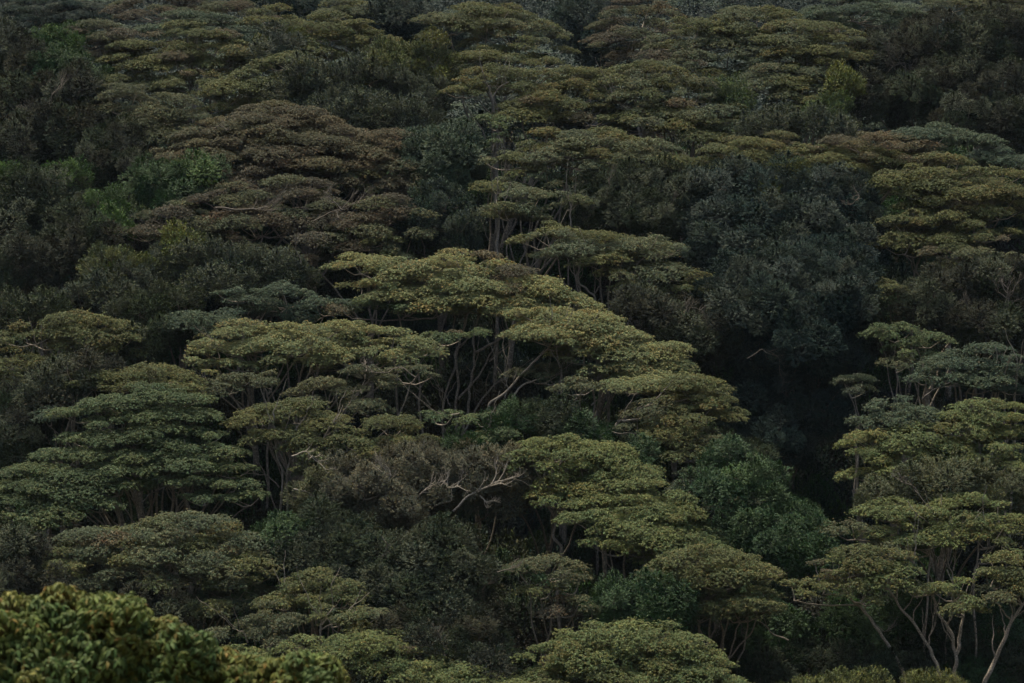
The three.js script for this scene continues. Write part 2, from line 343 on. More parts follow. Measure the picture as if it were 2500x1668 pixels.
// ---------------------------------------------------------------- the trees, from the top of the slope down
// far rows, along the top edge
plant({ label: 'bluish hazy flat crown in the top left corner', back: 40, mat: 'slate', lobes: [[60, 18, 120, 70], [190, 2, 110, 60], [110, -18, 120, 50]] });
plant({ label: 'dark brown spreading tree cut by the top edge, left of the yellow-green domed trees', back: 14, mat: 'brown', lobes: [[400, -28, 150, 60], [560, -8, 130, 50]] });
plant({ label: 'thin hazy dark flat crown behind the top edge left of centre', mat: 'slate', round: true, back: 70, lobes: [[735, -20, 60, 50], [650, -30, 60, 40]] });
plant({ label: 'pale hazy green crown peeping over the top edge left of centre', back: 40, mat: 'sage', lobes: [[835, -6, 90, 40], [905, 4, 60, 36]] });
plant({ label: 'dark slate rounded tree at the top edge between two umbrella crowns', back: 40, mat: 'slate', round: true, lobes: [[985, -25, 70, 130], [930, 10, 60, 100], [1060, 40, 70, 90]] });
plant({ label: 'dull dark hazy tree in the gap at the top right of centre', back: 40, mat: 'slate', round: true, lobes: [[1420, -20, 70, 130], [1470, 60, 55, 90]] });
plant({ label: 'dark layered tree cut by the top edge, above the large olive dome on the right', back: 14, mat: 'teal', lobes: [[2080, -14, 130, 50], [2010, 16, 90, 50], [2190, 10, 80, 60]] });
plant({ label: 'dim green crown in the top right corner', back: 14, mat: 'dimleaf', lobes: [[2440, -20, 90, 50], [2330, -28, 80, 40]] });
plant({ label: 'brown leaning umbrella tree at the top edge right of centre', back: 14, mat: 'brown', tip: 0.3, lobes: [[1570, -22, 120, 90], [1530, 60, 100, 60], [1590, 95, 110, 60]] });
plant({ label: 'olive umbrella tree with three stacked tiers at the top centre', mat: 'sage', tip: 0.2, lobes: [[1190, 4, 150, 55], [1260, 46, 140, 55], [1230, 104, 165, 50], [1100, 25, 80, 40]] });
plant({ label: 'light green wide umbrella crown at the top right, left of the large olive dome', mat: 'sage', tip: 0.12, lobes: [[1690, 36, 110, 60], [1850, 8, 130, 50], [1790, 40, 110, 60], [1700, 108, 80, 50]],
  bare: [] });
// upper left
plant({ label: 'green-grey crown arching behind the tiered olive tree at upper left', mat: 'teal', lobes: [[490, 22, 150, 50], [600, 45, 60, 50]] });
plant({ label: 'small olive crown at the top edge beside the bright green bush', mat: 'olive', lobes: [[665, 8, 85, 45]] });
plant({ label: 'dim brown umbrella crown behind the bright green bush at upper left', mat: 'brown', lobes: [[220, 45, 110, 60], [290, 70, 70, 70]] });
plant({ label: 'bright green rounded tree at the upper left edge of the far crown', mat: 'bright', round: true, lobes: [[115, 62, 45, 60], [185, 58, 35, 45]] });
plant({ label: 'green broadleaf tree half hidden under the brown crown at upper left', mat: 'ivy', round: true, lobes: [[130, 120, 50, 70], [200, 140, 55, 70]] });
plant({ label: 'large olive umbrella tree with many tiers and rust tips at upper left', mat: 'olive', tip: 0.45, lobes: [[470, 56, 150, 60], [330, 100, 85, 50], [540, 95, 100, 60], [440, 110, 130, 70], [330, 150, 90, 60], [480, 160, 110, 50]] });
plant({ label: 'dark tiered tree in shade below the large olive umbrella tree', mat: 'dimleaf', lobes: [[300, 190, 90, 80], [400, 220, 120, 70], [480, 262, 80, 40], [350, 280, 90, 60], [420, 306, 60, 40]] });
plant({ label: 'green tiered umbrella tree between the olive tree and the grey-green bush', mat: 'olive', lobes: [[700, 118, 70, 30], [650, 150, 80, 50], [560, 190, 80, 50], [620, 200, 60, 50]] });
plant({ label: 'bright green round bush between two umbrella crowns near the top', mat: 'lime', round: true, lobes: [[690, 62, 58, 70], [660, 100, 40, 40]] });
plant({ label: 'tan umbrella crown near the top, left of the bushy grey-green tree', mat: 'olive', tip: 0.5, lobes: [[800, 24, 110, 60], [890, 45, 75, 60], [790, 60, 90, 50]] });
plant({ label: 'large bushy tree with yellow-green shoots above the rust umbrella tree', mat: 'grey', round: true, shoots: true, lobes: [[960, 92, 75, 120, 0, 'sage'], [1060, 98, 55, 110, 0, 'sage'], [900, 130, 80, 110], [1030, 170, 70, 110]] });
plant({ label: 'grey bushy tree on the left shoulder of the rust umbrella tree', mat: 'grey', round: true, shoots: true, lobes: [[760, 150, 80, 100], [700, 180, 60, 80], [820, 200, 90, 80]] });
plant({ label: 'grey bushy tree touching the right shoulder of the rust umbrella tree', mat: 'grey', round: true, shoots: true, lobes: [[1010, 240, 70, 80], [900, 220, 80, 80], [850, 250, 70, 60]] });
// left edge
plant({ label: 'shaded brown broadleaf tree at the upper left edge', mat: 'duskleaf', round: true, lobes: [[20, 60, 60, 120], [70, 100, 70, 130], [20, 180, 70, 140]] });
plant({ label: 'dark brown broadleaf tree holding a bare forked limb, upper left', mat: 'duskleaf', round: true, lobes: [[170, 165, 80, 130], [120, 250, 90, 140], [220, 260, 80, 120], [40, 290, 80, 120]],
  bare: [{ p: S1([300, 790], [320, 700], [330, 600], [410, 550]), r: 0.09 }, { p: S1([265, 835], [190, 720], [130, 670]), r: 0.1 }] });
plant({ label: 'dark brown broadleaf tree beside the dark green hollow at left', mat: 'duskleaf', round: true, lobes: [[290, 290, 70, 110], [240, 350, 70, 90], [330, 370, 50, 70]] });
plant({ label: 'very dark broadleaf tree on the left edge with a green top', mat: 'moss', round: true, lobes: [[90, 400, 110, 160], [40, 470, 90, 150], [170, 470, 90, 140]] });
plant({ label: 'green leafy shoots on top of the dark tree at the left edge', name: 'leafy_shrub', category: 'shrub', mat: 'bright', round: true, shoots: true, lobes: [[160, 390, 42, 50], [10, 392, 30, 40]] });
plant({ label: 'fresh green shrub along the right side of the dark tree at left', name: 'leafy_shrub', category: 'shrub', mat: 'bright', round: true, shoots: true, lobes: [[255, 450, 45, 70], [280, 510, 45, 60]] });
plant({ label: 'dark green shrub in the hollow left of the rust umbrella tree', name: 'leafy_shrub', category: 'shrub', mat: 'ivy', round: true, lobes: [[390, 390, 70, 80], [490, 385, 50, 50, 0, 'bright'], [430, 440, 60, 50]] });
plant({ label: 'brown-black broadleaf tree at the left edge under the green shoots', mat: 'duskleaf', round: true, lobes: [[60, 580, 90, 110], [150, 560, 80, 100], [210, 520, 70, 90]] });
// the rust tree
plant({ label: 'large rust-coloured umbrella tree with a domed crown left of centre', wide: 1.22, mat: 'rust', tip: 0.5, tipMat: 'rust', lobes: [[690, 244, 130, 70], [560, 285, 110, 70], [450, 318, 75, 60], [800, 290, 110, 70], [700, 310, 150, 80], [950, 312, 80, 70], [890, 345, 80, 60], [985, 380, 62, 70], [860, 395, 60, 40, 0, 'sage'], [600, 330, 130, 60], [790, 350, 120, 60], [1000, 425, 45, 50], [640, 375, 110, 40, 0, 'brown'], [690, 262, 170, 90], [600, 300, 150, 80], [820, 310, 150, 80]],
  limbs: [{ p: S1([1960, 1300], [2060, 1180], [2120, 1060], [2160, 1010]), near: 3, r: 0.2 }, { p: S1([1910, 1120], [1990, 1060], [2010, 980], [2110, 985]), near: 3, r: 0.14, root: false }],
  bare: [{ p: S1([1360, 820], [1400, 800], [1450, 830]), r: 0.08 }] });
plant({ label: 'dark brown flat-tiered tree below the rust umbrella tree', mat: 'brown', tip: 0.25, tipMat: 'rust', lobes: [[560, 440, 130, 60], [430, 488, 100, 50], [730, 430, 120, 60], [640, 500, 150, 60], [360, 535, 70, 30], [820, 480, 90, 60]],
  bare: [{ p: S1([1370, 1325], [1560, 1335], [1740, 1345]), r: 0.14 }, { p: S1([2000, 1410], [2110, 1350], [2300, 1290]), r: 0.09 }, { p: S1([2180, 1340], [2120, 1280], [2060, 1220]), r: 0.1 }] });
plant({ label: 'brown drooping tiers at the right end of the dark brown tree', mat: 'brown', lobes: [[950, 470, 80, 50], [1010, 505, 55, 40], [870, 520, 110, 60], [930, 560, 60, 40, 0, 'sage'], [760, 560, 90, 50]],
  bare: [{ p: S2([100, 1420], [180, 1470], [250, 1490]), r: 0.1 }] });
// top centre to right
plant({ label: 'rust-tipped umbrella tree with a slim trunk showing, upper centre', mat: 'olive', tip: 0.75, base: 1205, lobes: [[1195, 146, 85, 45], [1130, 185, 50, 30], [1290, 155, 90, 40], [1420, 142, 80, 50], [1370, 190, 110, 50], [1300, 215, 100, 50], [1440, 242, 75, 45]],
  limbs: [{ p: S2([1075, 900], [1060, 680], [1035, 540]), r: 0.22, near: 3 }, { p: S2([1055, 620], [1090, 560], [1150, 520]), r: 0.1, near: 3, root: false }] });
plant({ label: 'small flat green crown on the slim trunk, upper centre', mat: 'green', lobes: [[1205, 268, 42, 26], [1215, 318, 32, 20]] });
plant({ label: 'domed green umbrella tree right of the rust-tipped one, upper right of centre', wide: 1.12, mat: 'sage', tip: 0.25, lobes: [[1590, 142, 120, 60], [1690, 185, 100, 70], [1560, 190, 100, 60], [1770, 240, 70, 50], [1620, 240, 130, 60], [1700, 275, 90, 40]],
  limbs: [{ p: S2([2010, 840], [1970, 740], [1840, 640], [1800, 560]), r: 0.18, near: 4 }, { p: S2([2080, 840], [2090, 760], [2100, 700]), r: 0.12, near: 4 }] });
plant({ label: 'large olive dome-shaped umbrella tree at upper right', wide: 1.15, mat: 'sage', tip: 0.3, lobes: [[1960, 42, 110, 60], [2060, 60, 80, 60], [1880, 80, 80, 80], [1970, 95, 120, 70], [1890, 150, 90, 70], [2010, 140, 110, 60], [1960, 185, 90, 60]] });
plant({ label: 'green bushy tree at the foot of the large olive dome', mat: 'green', round: true, shoots: true, lobes: [[1790, 190, 40, 60], [2060, 165, 35, 60, 0, 'lime'], [2020, 225, 50, 60]] });
plant({ label: 'slate green shrubby tree between the olive dome and the wide rust crown', mat: 'grey', round: true, shoots: true, lobes: [[1900, 265, 70, 60], [1990, 262, 60, 70], [1840, 290, 50, 40], [2060, 280, 40, 60]] });
plant({ label: 'huge dark brown leafy tree with thin pale trunks at the upper right', mat: 'duskleaf', round: true, lobes: [[2170, 70, 90, 130], [2290, 20, 90, 140], [2130, 170, 80, 120], [2240, 170, 90, 120], [2340, 140, 90, 140]],
  bare: [{ p: S3([1660, 770], [1610, 600], [1590, 400], [1500, 420]), r: 0.14 }, { p: S3([1730, 770], [1750, 650], [1760, 590]), r: 0.14 }] });
plant({ label: 'near-black broadleaf tree filling the right edge near the top', mat: 'duskleaf', round: true, lobes: [[2440, 20, 90, 150], [2430, 150, 100, 150], [2350, 230, 80, 110], [2480, 250, 60, 120]] });
plant({ label: 'wide umbrella tree with a flat rust crown at right', wide: 1.15, mat: 'olive', tip: 0.65, lobes: [[1850, 322, 130, 45], [1760, 350, 70, 45], [1960, 340, 110, 45], [2130, 314, 150, 40, 0, 'rust'], [2080, 345, 130, 40], [2210, 350, 110, 40, 0, 'rust'], [1900, 370, 100, 30], [2010, 368, 110, 35], [2190, 378, 110, 35], [1800, 375, 60, 25]] });
plant({ label: 'dark green flat crown just behind the right end of the wide rust crown', mat: 'teal', lobes: [[2290, 296, 90, 30], [2370, 322, 80, 35], [2450, 360, 70, 40]] });
plant({ label: 'big many-tiered olive umbrella tree on the right edge', mat: 'olive', tip: 0.4, lobes: [[2300, 375, 130, 50], [2210, 405, 80, 40], [2420, 390, 110, 60], [2330, 425, 150, 50], [2280, 465, 90, 40], [2440, 460, 90, 60], [2330, 495, 120, 40], [2220, 515, 70, 40], [2390, 530, 110, 40], [2210, 560, 75, 40], [2330, 570, 90, 40]],
  limbs: [{ p: S6([1650, 300], [1680, 230], [1710, 160]), r: 0.2, near: 5 }] });
// middle band
plant({ label: 'dark blue-green rounded tree right of the rust umbrella crown', mat: 'teal', round: true, lobes: [[1080, 302, 85, 90], [1020, 350, 60, 80], [1140, 350, 50, 80], [1080, 380, 70, 60]] });
plant({ label: 'dark bushy tree below the blue-green rounded tree', mat: 'slate', round: true, shoots: true, lobes: [[1080, 440, 70, 110], [1020, 490, 50, 90], [1120, 520, 50, 80]] });
plant({ label: 'pale olive wide-topped umbrella tree right of centre in the upper half', mat: 'sage', tip: 0.25, base: 1215, lobes: [[1330, 312, 80, 45], [1450, 318, 150, 45], [1590, 340, 90, 40], [1400, 350, 140, 40], [1230, 358, 75, 35], [1290, 395, 70, 30], [1220, 425, 65, 22], [1380, 415, 40, 25], [1520, 365, 90, 35]],
  limbs: [{ p: S2([1075, 1450], [1080, 1250], [1130, 1130], [1160, 1050]), r: 0.2, near: 3 }, { p: S2([1130, 1240], [1200, 1140], [1260, 1060]), r: 0.1, near: 3, root: false }] });
plant({ label: 'small two-tier umbrella tree with a dark trunk, centre of the upper half', mat: 'sage', base: 1212, lobes: [[1300, 453, 60, 30], [1385, 456, 45, 35], [1240, 484, 70, 30], [1180, 500, 25, 20], [1330, 520, 30, 20]],
  limbs: [{ p: S2([1075, 1560], [1090, 1440], [1095, 1370], [1080, 1320]), r: 0.24, near: 2 }, { p: S2([1550, 1410], [1545, 1300], [1530, 1240]), r: 0.12, near: 2 }] });
plant({ label: 'grey-green twiggy tree under the wide olive crown, right of centre', mat: 'moss', round: true, lobes: [[1520, 400, 80, 110], [1620, 400, 80, 110], [1460, 450, 60, 90], [1570, 470, 100, 90]],
  bare: [{ p: S2([1780, 1290], [1790, 1180], [1810, 1090]), r: 0.06 }, { p: S2([2160, 1330], [2200, 1290], [2210, 1240]), r: 0.06 }] });
plant({ label: 'grey-olive umbrella tree with two curved trunks, behind the central tree on its right', mat: 'sage', base: 1440, lobes: [[1350, 545, 90, 35], [1470, 548, 110, 40], [1610, 570, 80, 35], [1400, 585, 90, 30], [1490, 600, 90, 35], [1530, 640, 70, 25], [1640, 625, 70, 35], [1690, 675, 50, 22], [1580, 660, 60, 30]],
  limbs: [{ p: S5([1735, 560], [1700, 450], [1610, 380], [1590, 320], [1610, 220]), r: 0.2, near: 2 }, { p: S5([1780, 560], [1860, 430], [1940, 340], [1980, 240]), r: 0.2, near: 2 }, { p: S5([1850, 440], [1960, 380], [2060, 355], [2180, 350]), r: 0.15, near: 2, root: false }, { p: S5([1620, 520], [1590, 400], [1580, 320]), r: 0.14, near: 1.5 }, { p: S5([1695, 440], [1740, 380], [1690, 300]), r: 0.1, near: 2, root: false }] });
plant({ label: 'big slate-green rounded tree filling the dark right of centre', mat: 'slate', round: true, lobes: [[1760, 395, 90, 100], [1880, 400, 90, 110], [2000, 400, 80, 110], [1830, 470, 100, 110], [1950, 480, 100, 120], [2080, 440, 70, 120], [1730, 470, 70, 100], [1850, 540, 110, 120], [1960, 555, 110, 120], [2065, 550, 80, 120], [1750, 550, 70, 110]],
  bare: [{ p: S3([600, 1400], [610, 1470], [590, 1540]), r: 0.13 }, { p: S3([1260, 1180], [1300, 1260], [1240, 1310]), r: 0.07 }] });
plant({ label: 'yellow-green shoots poking from the slate-green tree below the wide rust crown', name: 'leafy_shrub', category: 'shrub', mat: 'lime', round: true, shoots: true, lobes: [[1900, 386, 26, 34], [1960, 392, 20, 22], [1880, 445, 20, 26]] });
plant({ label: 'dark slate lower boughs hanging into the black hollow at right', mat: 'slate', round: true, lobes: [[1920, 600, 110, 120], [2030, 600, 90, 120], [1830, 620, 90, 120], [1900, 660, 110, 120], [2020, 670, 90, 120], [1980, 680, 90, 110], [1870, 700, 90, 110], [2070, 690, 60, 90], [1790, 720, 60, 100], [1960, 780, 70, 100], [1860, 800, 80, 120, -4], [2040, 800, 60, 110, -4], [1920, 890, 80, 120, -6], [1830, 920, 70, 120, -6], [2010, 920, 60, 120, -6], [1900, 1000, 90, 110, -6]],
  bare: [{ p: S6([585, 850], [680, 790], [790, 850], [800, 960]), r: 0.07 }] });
plant({ label: 'black-brown thicket of bare twigs behind the right side of the central tree', mat: 'duskleaf', round: true, lobes: [[1640, 720, 60, 90], [1700, 760, 60, 100], [1570, 700, 60, 60]],
  bare: [{ p: S6([150, 720], [140, 640], [230, 520], [300, 640]), r: 0.07 }, { p: S6([340, 720], [350, 640], [280, 560]), r: 0.06 }] });
// left middle
plant({ label: 'yellow-green bush with upright shoots, left of centre', mat: 'lime', round: true, shoots: true, lobes: [[430, 556, 50, 70], [400, 610, 60, 70, 0, 'grey'], [470, 600, 60, 80, 0, 'grey']] });
plant({ label: 'yellow-green bush left of the brightest one, in the left half', mat: 'lime', round: true, shoots: true, lobes: [[270, 605, 55, 70, 0, 'sage'], [330, 630, 45, 60], [240, 650, 50, 60], [190, 680, 50, 60, 0, 'grey'], [290, 670, 60, 70, 0, 'grey']] });
plant({ label: 'grey-green bushy tree below the brown tiers, left of centre', mat: 'grey', round: true, shoots: true, lobes: [[570, 590, 80, 80], [660, 610, 80, 80], [720, 630, 50, 60], [520, 640, 80, 80], [610, 660, 70, 50]],
  bare: [{ p: S4([1920, 240], [1890, 170], [1880, 100]), r: 0.08 }] });
plant({ label: 'dull green bushy tree behind the rust-topped umbrella tree at left', mat: 'moss', round: true, shoots: true, lobes: [[400, 680, 60, 80], [340, 720, 60, 80], [110, 720, 60, 50], [30, 725, 50, 50], [400, 760, 60, 100], [330, 800, 60, 70]] });
plant({ label: 'blue-green umbrella tree with low lobes, above the long yellow-olive crown', mat: 'teal', tip: 0.1, lobes: [[580, 685, 60, 25], [700, 682, 80, 50], [790, 705, 60, 45], [620, 718, 90, 50], [460, 756, 65, 30], [540, 770, 80, 40]] });
plant({ label: 'rust-topped umbrella tree over a black gap at the left edge', mat: 'olive', tip: 0.8, tipMat: 'rust', lobes: [[200, 750, 110, 45], [290, 785, 55, 50], [80, 775, 100, 45], [30, 830, 80, 50], [110, 860, 40, 30]],
  limbs: [{ p: S4([470, 1110], [400, 1000], [290, 880], [260, 830]), r: 0.2, near: 2 }] });
plant({ label: 'black shaded broadleaf tree under the rust-topped umbrella tree', mat: 'duskleaf', round: true, lobes: [[90, 900, 80, 120], [200, 860, 80, 80], [40, 990, 70, 120]] });
plant({ label: 'long yellow-olive umbrella crown left of the central tree', mat: 'gold', tip: 0.3, tipMat: 'olive', base: 700, lobes: [[600, 785, 130, 40], [760, 776, 140, 40], [880, 776, 60, 35], [700, 805, 150, 40], [535, 822, 60, 28], [470, 845, 45, 22], [580, 852, 50, 25], [860, 825, 80, 40], [780, 845, 60, 25], [960, 800, 90, 50], [1030, 800, 50, 45], [980, 840, 60, 35], [500, 870, 40, 22]],
  limbs: [{ p: S4([1710, 1110], [1700, 1060], [1670, 1010], [1645, 950]), r: 0.17, near: 3 }, { p: S4([1710, 1080], [1750, 1000], [1800, 910]), r: 0.13, near: 3, root: false }, { p: S4([1920, 1100], [1950, 1000], [1990, 900]), r: 0.2, near: 3 }, { p: S4([1990, 1110], [2010, 1000], [2040, 900]), r: 0.16, near: 3 }, { p: S4([1610, 900], [1540, 850], [1440, 820]), r: 0.12, near: 3, root: false }] });
plant({ label: 'dim feathery tiers under the long yellow-olive crown', mat: 'dimleaf', lobes: [[880, 890, 90, 40], [800, 920, 80, 40], [1000, 880, 70, 30], [560, 905, 70, 30], [660, 900, 40, 20], [900, 950, 60, 40]],
  bare: [{ p: S5([560, 970], [480, 910], [330, 940], [220, 930]), r: 0.1 }] });
plant({ label: 'dark olive flat crown peeping above the pale green tiered tree at left', mat: 'olive', lobes: [[370, 880, 100, 30], [230, 900, 75, 25], [310, 905, 80, 25], [440, 915, 70, 30]], limbs: [{ p: S4([490, 1100], [495, 1040], [500, 990]), r: 0.14, near: 2 }] });
plant({ label: 'tall pale green tree of many flat tiers at left', mat: 'green', gap: 1.45, deep: 0.6, base: 440, lobes: [[370, 926, 70, 14], [410, 948, 85, 14], [290, 962, 85, 14], [210, 985, 65, 14], [370, 990, 80, 12], [450, 994, 75, 12], [120, 990, 50, 20, -3, 'teal'], [280, 1008, 65, 12], [400, 1026, 90, 14], [500, 1040, 60, 12], [220, 1045, 70, 14], [340, 1052, 80, 12], [450, 1066, 100, 14], [545, 1084, 65, 14], [260, 1085, 110, 14], [170, 1090, 80, 16], [380, 1092, 75, 12], [480, 1108, 85, 14], [100, 1125, 75, 16], [260, 1120, 60, 12], [575, 1120, 55, 14], [340, 1130, 70, 12], [190, 1140, 90, 14], [440, 1146, 55, 12], [560, 1156, 60, 14], [70, 1165, 80, 16], [290, 1165, 70, 12], [180, 1180, 80, 14], [610, 1188, 50, 14], [500, 1190, 60, 12], [40, 1200, 70, 16], [140, 1215, 80, 14], [60, 1238, 80, 16], [240, 1205, 60, 12]],
  limbs: [{ p: S7([1100, 450], [1105, 350], [1095, 250]), r: 0.25, near: 4 }, { p: S7([1200, 450], [1180, 380], [1150, 320], [1120, 250]), r: 0.32, near: 4 }, { p: S7([760, 500], [750, 420], [740, 330]), r: 0.3, near: 3 }],
  bare: [{ p: S7([1320, 440], [1270, 390], [1180, 340]), r: 0.1, near: 4 }, { p: S7([900, 420], [980, 350], [1080, 305]), r: 0.09, near: 4 }] });
plant({ label: 'slim multi-stemmed olive umbrella tree between the pale green tree and the centre', mat: 'olive', base: 690, lobes: [[720, 972, 90, 35], [640, 985, 70, 30], [800, 1000, 70, 35], [600, 1020, 50, 30], [690, 1040, 80, 25], [860, 1040, 60, 30], [750, 1060, 50, 25], [800, 1070, 50, 30], [960, 1005, 70, 35], [1000, 1035, 60, 30], [900, 1080, 50, 25], [760, 1120, 50, 25]],
  limbs: [{ p: S4([1800, 1560], [1760, 1440], [1750, 1300], [1740, 1200]), r: 0.17, near: 2 }, { p: S4([1830, 1560], [1860, 1400], [1890, 1280]), r: 0.18, near: 2 }, { p: S4([1990, 1480], [2080, 1330], [2150, 1210]), r: 0.13, near: 2, root: false }, { p: S7([1780, 320], [1700, 240], [1560, 230]), r: 0.08, near: 2, root: false }] });
// the central tree
plant({ label: 'large central umbrella tree with rust-gold top and slender upright trunks', wide: 1.14, mat: 'gold', tip: 0.5, tipMat: 'rust', onlyLimbs: true, base: 1118, lobes: [[1130, 608, 110, 40], [1030, 628, 90, 40], [1240, 640, 90, 40], [1310, 658, 55, 35], [880, 613, 75, 30], [970, 622, 60, 30], [1100, 650, 150, 45], [1230, 690, 110, 40], [890, 668, 55, 25], [950, 655, 50, 30], [1020, 690, 70, 30], [1040, 725, 60, 25], [1150, 700, 60, 20], [1340, 705, 60, 35], [880, 722, 55, 30, 0, 'green'], [990, 720, 40, 25, 0, 'green'], [1090, 785, 50, 35, 2, 'green'], [1170, 788, 24, 22, 2, 'green'], [1290, 690, 100, 45], [1170, 665, 120, 45], [1060, 655, 100, 45], [960, 690, 60, 30], [1330, 684, 80, 45], [1370, 715, 80, 40], [1270, 722, 80, 35]],
  limbs: [
    { p: S5([738, 1370], [732, 1180], [765, 1030], [810, 920], [840, 730]), r: 0.19, near: 2, lean: -2 }, { p: S5([800, 1370], [820, 1100], [815, 850], [840, 720], [885, 580], [930, 500], [1000, 470]), r: 0.22, near: 1 },
    { p: S5([855, 1370], [895, 1200], [900, 1040], [935, 900], [925, 740], [960, 590], [1110, 480]), r: 0.22, near: 2 }, { p: S5([865, 1340], [930, 1210], [990, 1100], [1050, 1030], [1150, 950]), r: 0.16, near: 3, root: false },
    { p: S5([830, 1110], [930, 1000], [1010, 880], [1060, 790], [1075, 740]), r: 0.14, near: 1.5, root: false }, { p: S5([945, 810], [1080, 740], [1150, 690], [1280, 630]), r: 0.16, near: 2, root: false },
    { p: S5([1030, 870], [1130, 790], [1200, 730], [1270, 680]), r: 0.11, near: 2, root: false }, { p: S5([610, 1350], [580, 1130], [570, 900], [560, 840]), r: 0.2, near: 3 }, { p: S5([460, 600], [430, 500], [390, 410], [340, 370]), r: 0.15, near: 0.5 },
    { p: S5([660, 1150], [600, 1080], [500, 970], [440, 900]), r: 0.09, near: 3, root: false }, { p: S5([780, 1150], [750, 1080], [700, 1020]), r: 0.09, near: 2, root: false },
    { p: S5([815, 700], [800, 540], [790, 480]), r: 0.1, near: 1, root: false }, { p: S5([930, 540], [935, 450], [930, 420]), r: 0.1, near: 1, root: false }],
  bare: [{ p: S5([880, 895], [930, 950], [925, 1020], [950, 1100]), r: 0.07, near: 3 }] });
plant({ label: 'olive umbrella tree leaning right from the central tree with long slanting limbs', wide: 1.14, mat: 'gold', tip: 0.4, tipMat: 'rust', onlyLimbs: true, base: 1380, lobes: [[1340, 740, 90, 30], [1430, 745, 80, 35], [1380, 770, 110, 30], [1500, 775, 80, 40], [1560, 800, 70, 45], [1620, 830, 60, 50], [1540, 835, 90, 35], [1330, 785, 50, 25, 2], [1390, 815, 45, 18, 2], [1600, 875, 80, 40], [1470, 810, 80, 30], [1660, 890, 45, 40], [1540, 912, 70, 20, 3], [1410, 915, 50, 18, 3, 'dimleaf'], [1330, 880, 70, 30, -3, 'dimleaf'], [1400, 770, 130, 45], [1480, 805, 110, 50], [1580, 850, 90, 55], [1640, 875, 70, 55], [1530, 870, 110, 45]],
  limbs: [{ p: S5([1030, 1140], [1150, 1050], [1270, 920], [1400, 790], [1440, 720]), r: 0.2, near: 2 }, { p: S5([1170, 1105], [1260, 1010], [1350, 980], [1440, 960], [1530, 930]), r: 0.13, near: 2, root: false },
    { p: S5([1490, 1270], [1488, 1100], [1490, 950], [1465, 720]), r: 0.2, near: 3 }, { p: S5([1515, 1270], [1570, 1130], [1690, 1010], [1770, 930], [1830, 860]), r: 0.27, near: 4 }, { p: S5([1400, 790], [1500, 810], [1620, 750]), r: 0.1, near: 2, root: false },
    { p: S5([1715, 1380], [1695, 1200], [1690, 1050], [1720, 860]), r: 0.19, near: 4 }, { p: S5([1680, 1150], [1780, 1070], [1860, 990]), r: 0.1, near: 4, root: false }, { p: S5([1130, 1100], [1150, 1040], [1130, 960]), r: 0.09, near: 2, root: false }] });
plant({ label: 'brownish umbrella tree with low sweeping boughs at the right foot of the central group', wide: 1.15, mat: 'olive', tip: 0.5, tipMat: 'rust', onlyLimbs: true, base: 1470, lobes: [[1690, 905, 70, 40], [1750, 935, 55, 45], [1640, 930, 70, 35], [1700, 975, 80, 35], [1600, 970, 70, 30, 0, 'dimleaf'], [1640, 1010, 70, 35], [1720, 1030, 50, 35, 0, 'dimleaf'], [1680, 1065, 75, 35], [1560, 1000, 50, 30, 0, 'dimleaf']],
  limbs: [{ p: S5([1740, 1370], [1850, 1260], [1960, 1190], [2060, 1140]), r: 0.25, near: 1 }, { p: S5([1880, 1250], [2030, 1220], [2130, 1280], [2240, 1340]), r: 0.14, near: 3.5, root: false }] });
plant({ label: 'dark shrubs at the feet of the central trunks', name: 'leafy_shrub', category: 'shrub', mat: 'ivy', round: true, lobes: [[1260, 985, 70, 60], [1350, 985, 60, 60, 0, 'moss'], [1150, 1060, 60, 40], [1420, 1020, 60, 60], [1560, 1080, 60, 60]] });
plant({ label: 'thin light green flat spray crossing in front of the central trunks', mat: 'green', base: 1170, lobes: [[1180, 995, 60, 16], [1080, 992, 55, 14], [1230, 1015, 30, 20], [1190, 1045, 40, 18]], limbs: [{ p: S5([960, 1400], [1000, 1310], [1040, 1270]), r: 0.2, near: 1 }, { p: S5([840, 1200], [760, 1215], [690, 1190]), r: 0.08, near: 1, root: false }] });
// right middle
plant({ label: 'small olive crown on the dark slope at the right, below the many-tiered tree', mat: 'olive', lobes: [[2165, 675, 40, 28], [2140, 705, 25, 16], [2230, 700, 30, 20, 0, 'dimleaf'], [2450, 600, 60, 30, 0, 'dimleaf'], [2380, 590, 40, 20, 0, 'dimleaf']] });
plant({ label: 'dark brown twiggy broadleaf tree at the right edge under the many-tiered tree', mat: 'duskleaf', round: true, lobes: [[2330, 640, 90, 100], [2440, 620, 80, 120], [2280, 720, 60, 80], [2400, 740, 90, 90], [2480, 720, 60, 120], [2240, 680, 60, 80]],
  bare: [{ p: S6([2030, 620], [2000, 530], [1970, 480]), r: 0.14 }, { p: S6([1730, 500], [1760, 470], [1800, 450]), r: 0.09 }, { p: S6([2180, 760], [2210, 610], [2250, 490], [2250, 420]), r: 0.14 }] });
plant({ label: 'green umbrella tree with drooping lobes at right, left of the bluish green one', mat: 'green', lobes: [[2190, 778, 45, 30], [2260, 790, 50, 35], [2230, 820, 60, 35], [2190, 850, 45, 35, 0, 'dimleaf'], [2150, 785, 20, 20]] });
plant({ label: 'bluish green flat umbrella tree near the right edge with three thin trunks', mat: 'teal', lobes: [[2390, 828, 80, 35], [2460, 850, 60, 35], [2330, 868, 100, 35], [2430, 885, 90, 40], [2260, 890, 40, 20], [2360, 905, 70, 25]],
  limbs: [{ p: S6([2165, 1090], [2170, 1010], [2175, 950]), r: 0.22, near: 2 }, { p: S6([2230, 1090], [2225, 1010], [2205, 940]), r: 0.16, near: 2 }, { p: S6([2290, 1090], [2300, 980], [2310, 920]), r: 0.18, near: 2 }],
  bare: [{ p: S6([1705, 1110], [1770, 1050], [1890, 1000]), r: 0.14, near: 3 }] });
